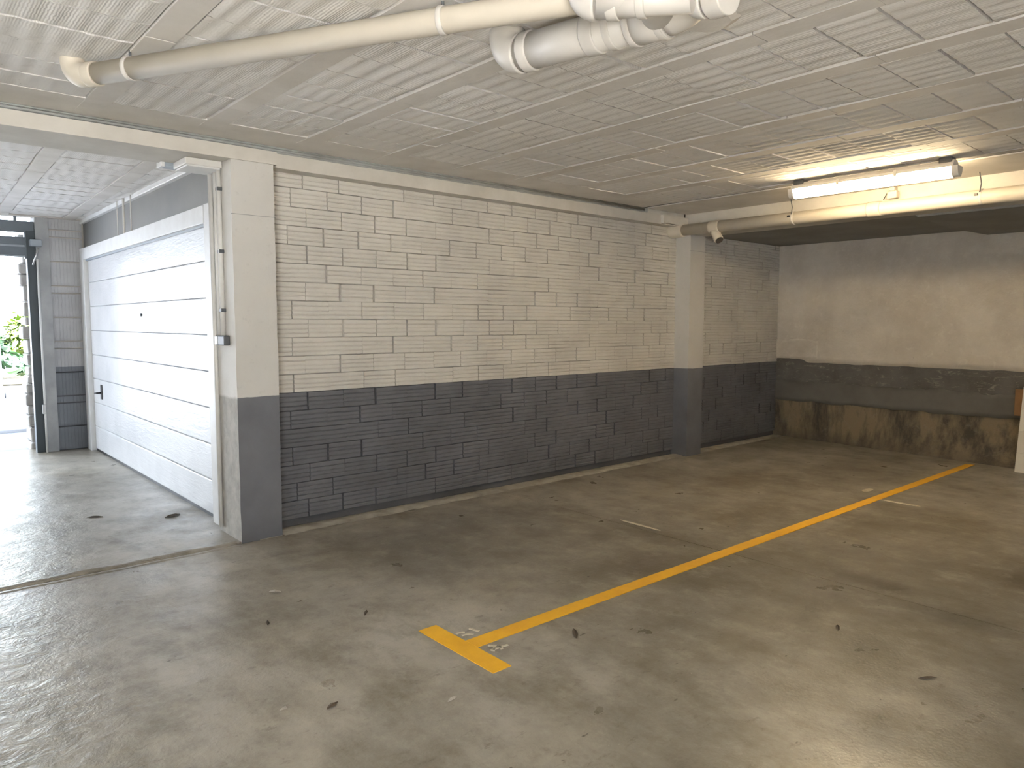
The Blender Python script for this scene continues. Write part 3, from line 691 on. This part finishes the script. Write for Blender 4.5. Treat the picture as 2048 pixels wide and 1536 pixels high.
for y_ in (3.71, 2.07):
    cl = collar('clamp', (6.965, y_, 2.60), (0, 1, 0), 0.066, 0.022, dp, 'pvc_grey')
    sweep('wire', [(6.905, y_, 2.63), (6.90, y_-0.01, 2.70), (6.88, y_, 2.79)], 0.0045, 'darkgrey', cl, 6)
    box('bolt', (6.885, y_+0.012, 2.605), (6.905, y_+0.035, 2.622), 'black', cl)

# ---- cream pipe on the ceiling, upper left
A = Vector((0.825, 3.975, 2.715)); B = Vector((2.055, 1.765, 2.715)); dr = (B-A).normalized()
cpz = tag(empty('ceiling_pipe', A), 'long cream pipe hung under the ceiling with a curled elbow', 'pipe')
sweep('tube', [A+dr*0.02, B+dr*2.5], 0.049, 'pvc', cpz, 24)
sweep('elbow', [A+dr*0.05]+arc(A, A-dr*0.115, A-dr*0.105+Vector((0, 0, 0.11)), 0.075, 12)+[A-dr*0.105+Vector((0, 0, 0.115))], 0.0535, 'pvc', cpz, 24)
collar('socket', A+dr*0.02, dr, 0.0565, 0.055, cpz, 'pvc')
for p_ in (A+dr*0.25, A+dr*1.83):
    c_ = collar('clamp', p_, dr, 0.0545, 0.022, cpz, 'pvc_grey')
    sweep('hanger', [p_+Vector((0, 0, 0.045)), p_+Vector((0, 0, 0.082))], 0.006, 'darkgrey', c_, 8)

# ---- bigger grey drain assembly at the top of the picture
A2 = Vector((2.115, 2.445, 2.69)); B2 = Vector((2.21, 1.80, 2.675)); d2_ = (B2-A2).normalized()
dw = tag(empty('waste_pipe', A2), 'thick pale grey waste pipe under the ceiling with elbow and branching fittings', 'pipe')
sweep('tube', [A2+d2_*0.05, B2], 0.074, 'pvc_grey', dw, 28)
sweep('elbow', arc(A2+d2_*0.12, A2-d2_*0.01, A2-d2_*0.01+Vector((0, 0, 0.10)), 0.085, 12)+[A2-d2_*0.01+Vector((0, 0, 0.115))], 0.080, 'pvc_grey', dw, 28)
for f, l in ((0.115, 0.05), (0.44, 0.06), (0.53, 0.03)): collar('socket', A2+d2_*f, d2_, 0.0815, l, dw, 'pvc_grey')
T_ = B2 - d2_*0.04
sweep('wye', [T_, T_+d2_*0.15], 0.086, 'pvc_grey', dw, 28)
collar('rib', T_+d2_*0.01, d2_, 0.0905, 0.025, dw, 'pvc_grey'); collar('rib', T_+d2_*0.13, d2_, 0.0905, 0.025, dw, 'pvc_grey')
sweep('bend', arc(T_+d2_*0.10, T_+d2_*0.24, T_+d2_*0.24+Vector((0.10, 0.03, 0.16)), 0.085, 10)+[T_+d2_*0.24+Vector((0.12, 0.035, 0.19))], 0.080, 'pvc_grey', dw, 28)
sweep('branch', [T_+d2_*0.10, T_+d2_*0.14+Vector((-0.09, -0.03, -0.02)), T_+d2_*0.16+Vector((-0.22, -0.06, -0.02)), T_+d2_*0.16+Vector((-0.34, 0.06, -0.02))], 0.060, 'pvc_grey', dw, 24)
Cq = Vector((1.905, 1.80, 2.645)); Dq = Vector((2.06, 1.47, 2.61)); dq = (Dq-Cq).normalized()
sweep('tube', [Cq+dq*0.03, Dq], 0.052, 'pvc_grey', dw, 24)
sweep('elbow', arc(Cq+dq*0.09, Cq-dq*0.01, Cq-dq*0.01+Vector((0, 0, 0.15)), 0.06, 10)+[Cq-dq*0.01+Vector((0, 0, 0.16))], 0.057, 'pvc_grey', dw, 24)
collar('socket', Cq+dq*0.10, dq, 0.059, 0.04, dw, 'pvc_grey'); collar('socket', Cq+dq*0.20, dq, 0.058, 0.03, dw, 'pvc_grey')
Eq = Vector((2.16, 1.53, 2.63))
sweep('elbow', arc(Eq+Vector((-0.02, -0.3, -0.03)), Eq, Eq+Vector((0.02, 0.02, 0.17)), 0.07, 10)+[Eq+Vector((0.02, 0.02, 0.18))], 0.056, 'pvc_grey', dw, 24)
collar('socket', Eq+Vector((-0.008, -0.10, -0.01)), (0.02, 0.3, 0.03), 0.062, 0.07, dw, 'pvc_grey')
# broken rim of plaster where the drain enters the ceiling
vsr = []; nr = 22
for i in range(nr):
    a = 2*math.pi*i/nr; rr = 0.17+0.05*noise.noise(Vector((math.cos(a)*2, math.sin(a)*2, 5)))
    vsr += [(rr*math.cos(a), 0.8*rr*math.sin(a), 0.0), (0.75*rr*math.cos(a), 0.6*rr*math.sin(a), -0.018), (0, 0, -0.02)]
me = mesh('plaster_patch', vsr, [(3*i, 3*((i+1) % nr), 3*((i+1) % nr)+1, 3*i+1) for i in range(nr)]+[(3*i+1, 3*((i+1) % nr)+1, 3*i+2) for i in range(nr)])
o = link('plaster_patch', me, 'joist'); o.location = (2.60, 1.80, 2.791); tag(o, 'rough mortar patch on the ceiling where the waste pipe goes in', 'patch')

# ---- conduits and boxes on the pillar beside the door
def conduit(y, r_, z0, z1, label, clips=()):
    c_ = tag(empty('conduit', (1.85, y, z0)), label, 'conduit', group='conduits on the corner pillar')
    sweep('tube', [(1.852, y, z0), (1.851, y, (z0+z1)/2), (1.85, y, z1)], r_, 'conduit', c_, 12)
    for z_ in clips: box('clip', (1.835, y-r_-0.006, z_-0.012), (1.87, y+r_+0.006, z_+0.012), 'darkgrey', c_, 0.003)
    return c_
conduit(5.40, 0.016, 0.05, 2.655, 'long white conduit running to the floor next to the door frame')
conduit(5.235, 0.017, 1.46, 2.655, 'white conduit with dark clips above the black switch box', (2.48, 2.05, 1.64))
conduit(5.31, 0.012, 1.46, 2.655, 'thinner white conduit between the clipped conduit and the long one')
sb = tag(empty('switch_box', (1.85, 5.24, 1.43)), 'small black switch box at the foot of the conduits on the pillar', 'switch')
box('body', (1.825, 5.15, 1.392), (1.869, 5.33, 1.462), 'darkgrey', sb, 0.008)
box('cover', (1.822, 5.275, 1.397), (1.87, 5.335, 1.457), 'frame', sb, 0.004)
jb2 = tag(empty('junction_box', (1.74, 5.30, 2.66)), 'flat white junction box under the passage beam, at the pillar top', 'junction box')
box('body', (1.62, 5.18, 2.615), (1.86, 5.45, 2.66), 'conduit', jb2, 0.006)
box('lid', (1.63, 5.19, 2.603), (1.85, 5.44, 2.616), 'frame', jb2, 0.004)
jb3 = tag(empty('cable_duct', (1.66, 5.56, 2.70)), 'short grey cable duct behind the flat white junction box', 'duct')
box('channel', (1.56, 5.47, 2.635), (1.80, 5.57, 2.665), 'slate_light', jb3, 0.003)
box('end_piece', (1.545, 5.465, 2.63), (1.57, 5.575, 2.67), 'frame', jb3, 0.003)

# ---- yellow line
ym = tag(empty('floor_marking', (2.04, 2.7, 0)), 'yellow painted line with a T end dividing the parking bays', 'floor marking')
def paint(name, poly, mat, parent, z=0.0035, th=0.0015):
    off = parent.location if parent else Vector()
    n_ = len(poly); P = [Vector((x, y, 0))-Vector((off.x, off.y, 0)) for x, y in poly]
    me = mesh(name, [(p.x, p.y, z-off.z-0.006) for p in P]+[(p.x, p.y, z-off.z) for p in P], [tuple(range(n_, 2*n_))]+[(k, (k+1) % n_, n_+(k+1) % n_, n_+k) for k in range(n_)])
    return link(name, me, mat, parent)
def wob(a, b, n_, amp, seed):
    a, b = Vector((*a, 0)), Vector((*b, 0)); d = (b-a); nrm = Vector((-d.y, d.x, 0)).normalized(); out = []
    for i in range(n_): 
        p = a+d*i/n_+nrm*amp*noise.noise(Vector((i*0.9, seed, 0))); out.append((p.x, p.y))
    return out
paint('cross_bar', wob((1.984, 2.402), (2.091, 2.402), 4, 0.001, 1)+wob((2.091, 2.402), (2.091, 2.992), 16, 0.0015, 2)+wob((2.091, 2.992), (1.984, 2.992), 4, 0.001, 3)+wob((1.984, 2.992), (1.984, 2.402), 16, 0.0015, 4), 'yellow', ym)
paint('long_line', wob((2.092, 2.652), (9.05, 2.618), 90, 0.003, 5)+wob((9.05, 2.618), (9.02, 2.70), 3, 0.002, 6)+wob((9.02, 2.70), (2.092, 2.745), 90, 0.003, 7)+[(2.092, 2.745)], 'yellow', ym)
# worn numerals beside the T
def blobstroke(pts, w, seed):
    P = [Vector((*p, 0)) for p in pts]; L, R_ = [], []
    for i, p in enumerate(P):
        d = (P[min(i+1, len(P)-1)]-P[max(i-1, 0)]).normalized(); nn = Vector((-d.y, d.x, 0)); k = w/2*(0.8+0.5*noise.noise(Vector((i*1.7, seed, 0))))
        L.append((p+nn*k)[:2]); R_.append((p-nn*k)[:2])
    return [tuple(q) for q in L+R_[::-1]][::-1]
for nm, strokes, lab in (('painted_number', [[(2.108, 2.838), (2.122, 2.842), (2.142, 2.834), (2.150, 2.826)], [(2.118, 2.806), (2.138, 2.803), (2.156, 2.797), (2.172, 2.782)], [(2.195, 2.848), (2.203, 2.832), (2.205, 2.812), (2.216, 2.790)]], 'worn white number traces above the yellow T on the floor'),
                         ('painted_number', [[(2.146, 2.634), (2.158, 2.616), (2.168, 2.600)], [(2.120, 2.585), (2.140, 2.585), (2.165, 2.584), (2.190, 2.582), (2.222, 2.577)], [(2.128, 2.570), (2.155, 2.600)], [(2.172, 2.562), (2.178, 2.590)]], 'worn white number traces in the lower corner of the yellow T')):
    r = tag(empty(nm, (strokes[0][0][0], strokes[0][0][1], 0)), lab, 'floor marking', group='worn painted numbers')
    for i, s_ in enumerate(strokes): paint('stroke', blobstroke(s_, 0.017, i*3.1), 'white_paint', r, 0.0032)
# faint white paint scraps by the far part of the line
for nm, (x, y), (rx, ry), lab in (('paint_fleck', (6.90, 2.86), (0.09, 0.035), 'white paint blot beside the yellow line towards the back wall'), ('paint_fleck', (6.62, 2.47), (0.02, 0.17), 'thin white paint dash across from the blot, past the yellow line'),
                                  ('paint_fleck', (4.36, 3.5), (0.014, 0.2), 'scraped white streak along the floor joint near the brick wall')):
    paint(nm, [(x+rx*math.cos(a)*(1+0.3*noise.noise(Vector((a*2, x, 0)))), y+ry*math.sin(a)) for a in [2*math.pi*i/14 for i in range(14)]], 'white_paint', None, 0.003)
    tag(bpy.data.objects[-1] if False else [o for o in COL.objects if o.name.startswith(nm) and 'label' not in o][0], lab, 'paint mark', group='white paint marks')

# ---- loose board and brown piece at the back wall
wbd = tag(empty('white_board', (8.94, 2.2, 0)), 'stack of white boards standing against the back wall at the picture edge', 'board')
for k, (z0, z1) in enumerate(((0.0, 0.205), (0.207, 0.43), (0.432, 0.66), (0.662, 0.90))):
    box('panel', (8.945, 1.35, z0), (9.03, 2.222, z1), 'board', wbd, 0.002)
wbd.rotation_euler = (0.044, 0, 0)
bb = tag(empty('brown_board', (9.3, 2.3, 0.55)), 'small brown board fixed on the grey band of the back wall', 'board')
box('face', (9.30, 2.05, 0.555), (9.322, 2.345, 0.845), 'wood', bb, 0.003)
box('batten', (9.323, 2.28, 0.555), (9.376, 2.35, 0.84), 'wood', bb, 0.002)

# ---- litter on the floor
def chip(x, y, L, w_, hgt, rot, mat, lab, name, seed):
    n_ = 7; vs_, fs = [], []; rnd = random.Random(seed); L *= 1.25; w_ *= 1.25; hgt *= 1.3
    for i in range(n_+1):
        f = i/n_; ww = w_/2*math.sin(math.pi*min(0.97, max(0.05, f)))**0.7; cz = hgt*(0.35+0.6*math.sin(math.pi*f)+rnd.uniform(-0.1, 0.1))
        for s in (-1, 0, 1): vs_.append(((f-0.5)*L, s*ww*(1+rnd.uniform(-0.2, 0.2)), cz*(1 if s == 0 else 0.45)))
        vs_.append(((f-0.5)*L, 0, 0.0))
    for i in range(n_):
        a = i*4; b = a+4
        for p, q in ((0, 1), (1, 2), (2, 3), (3, 0)): fs.append((a+p, a+q, b+q, b+p))
    fs += [(3, 2, 1, 0), (n_*4, n_*4+1, n_*4+2, n_*4+3)]
    o = link(name, mesh(name, vs_, fs), mat); o.location = (x, y, 0.003); o.rotation_euler = (0, 0, rot)
    return tag(o, lab, 'litter' if mat == 'chip' else 'leaf', group='litter on the floor')
chip(1.655, 3.979, 0.055, 0.03, 0.012, -0.7, 'chip', 'pale chip on the floor in front of the corner pillar', 'mortar_chip', 1)
chip(1.446, 3.584, 0.05, 0.010, 0.006, 1.2, 'dry_leaf', 'thin dark twig on the floor left of the chip by the pillar', 'twig', 2)
chip(1.314, 2.614, 0.05, 0.022, 0.008, 0.4, 'dry_leaf', 'curled dry leaf on the floor near the lower left', 'dry_leaf', 3)
chip(1.897, 3.366, 0.055, 0.014, 0.008, 0.9, 'dry_leaf', 'dark sliver on the floor beyond the T end', 'twig', 4)
chip(1.712, 2.336, 0.045, 0.018, 0.010, 0.2, 'chip', 'pale curled chip on the floor below the T end', 'mortar_chip', 5)
chip(2.557, 2.452, 0.09, 0.020, 0.006, 0.9, 'dry_leaf', 'dark scrap on the floor beside the start of the yellow line', 'dry_leaf', 6)
chip(3.394, 1.119, 0.07, 0.016, 0.006, -0.6, 'dry_leaf', 'dark scrap on the floor toward the lower right', 'dry_leaf', 7)
chip(1.716, 6.12, 0.10, 0.05, 0.016, 0.3, 'dry_leaf', 'dry leaf on the passage floor close to the garage door', 'dry_leaf', 8)
chip(1.239, 6.49, 0.09, 0.035, 0.010, -0.5, 'dry_leaf', 'dry leaf in the middle of the passage floor', 'dry_leaf', 9)
chip(3.62, 1.62, 0.06, 0.016, 0.006, 0.5, 'dry_leaf', 'dark scrap on the floor right of the yellow line, in the bay', 'dry_leaf', 10)
chip(1.16, 2.72, 0.04, 0.016, 0.008, 0.1, 'chip', 'tiny pale chip on the floor next to the curled leaf', 'mortar_chip', 11)
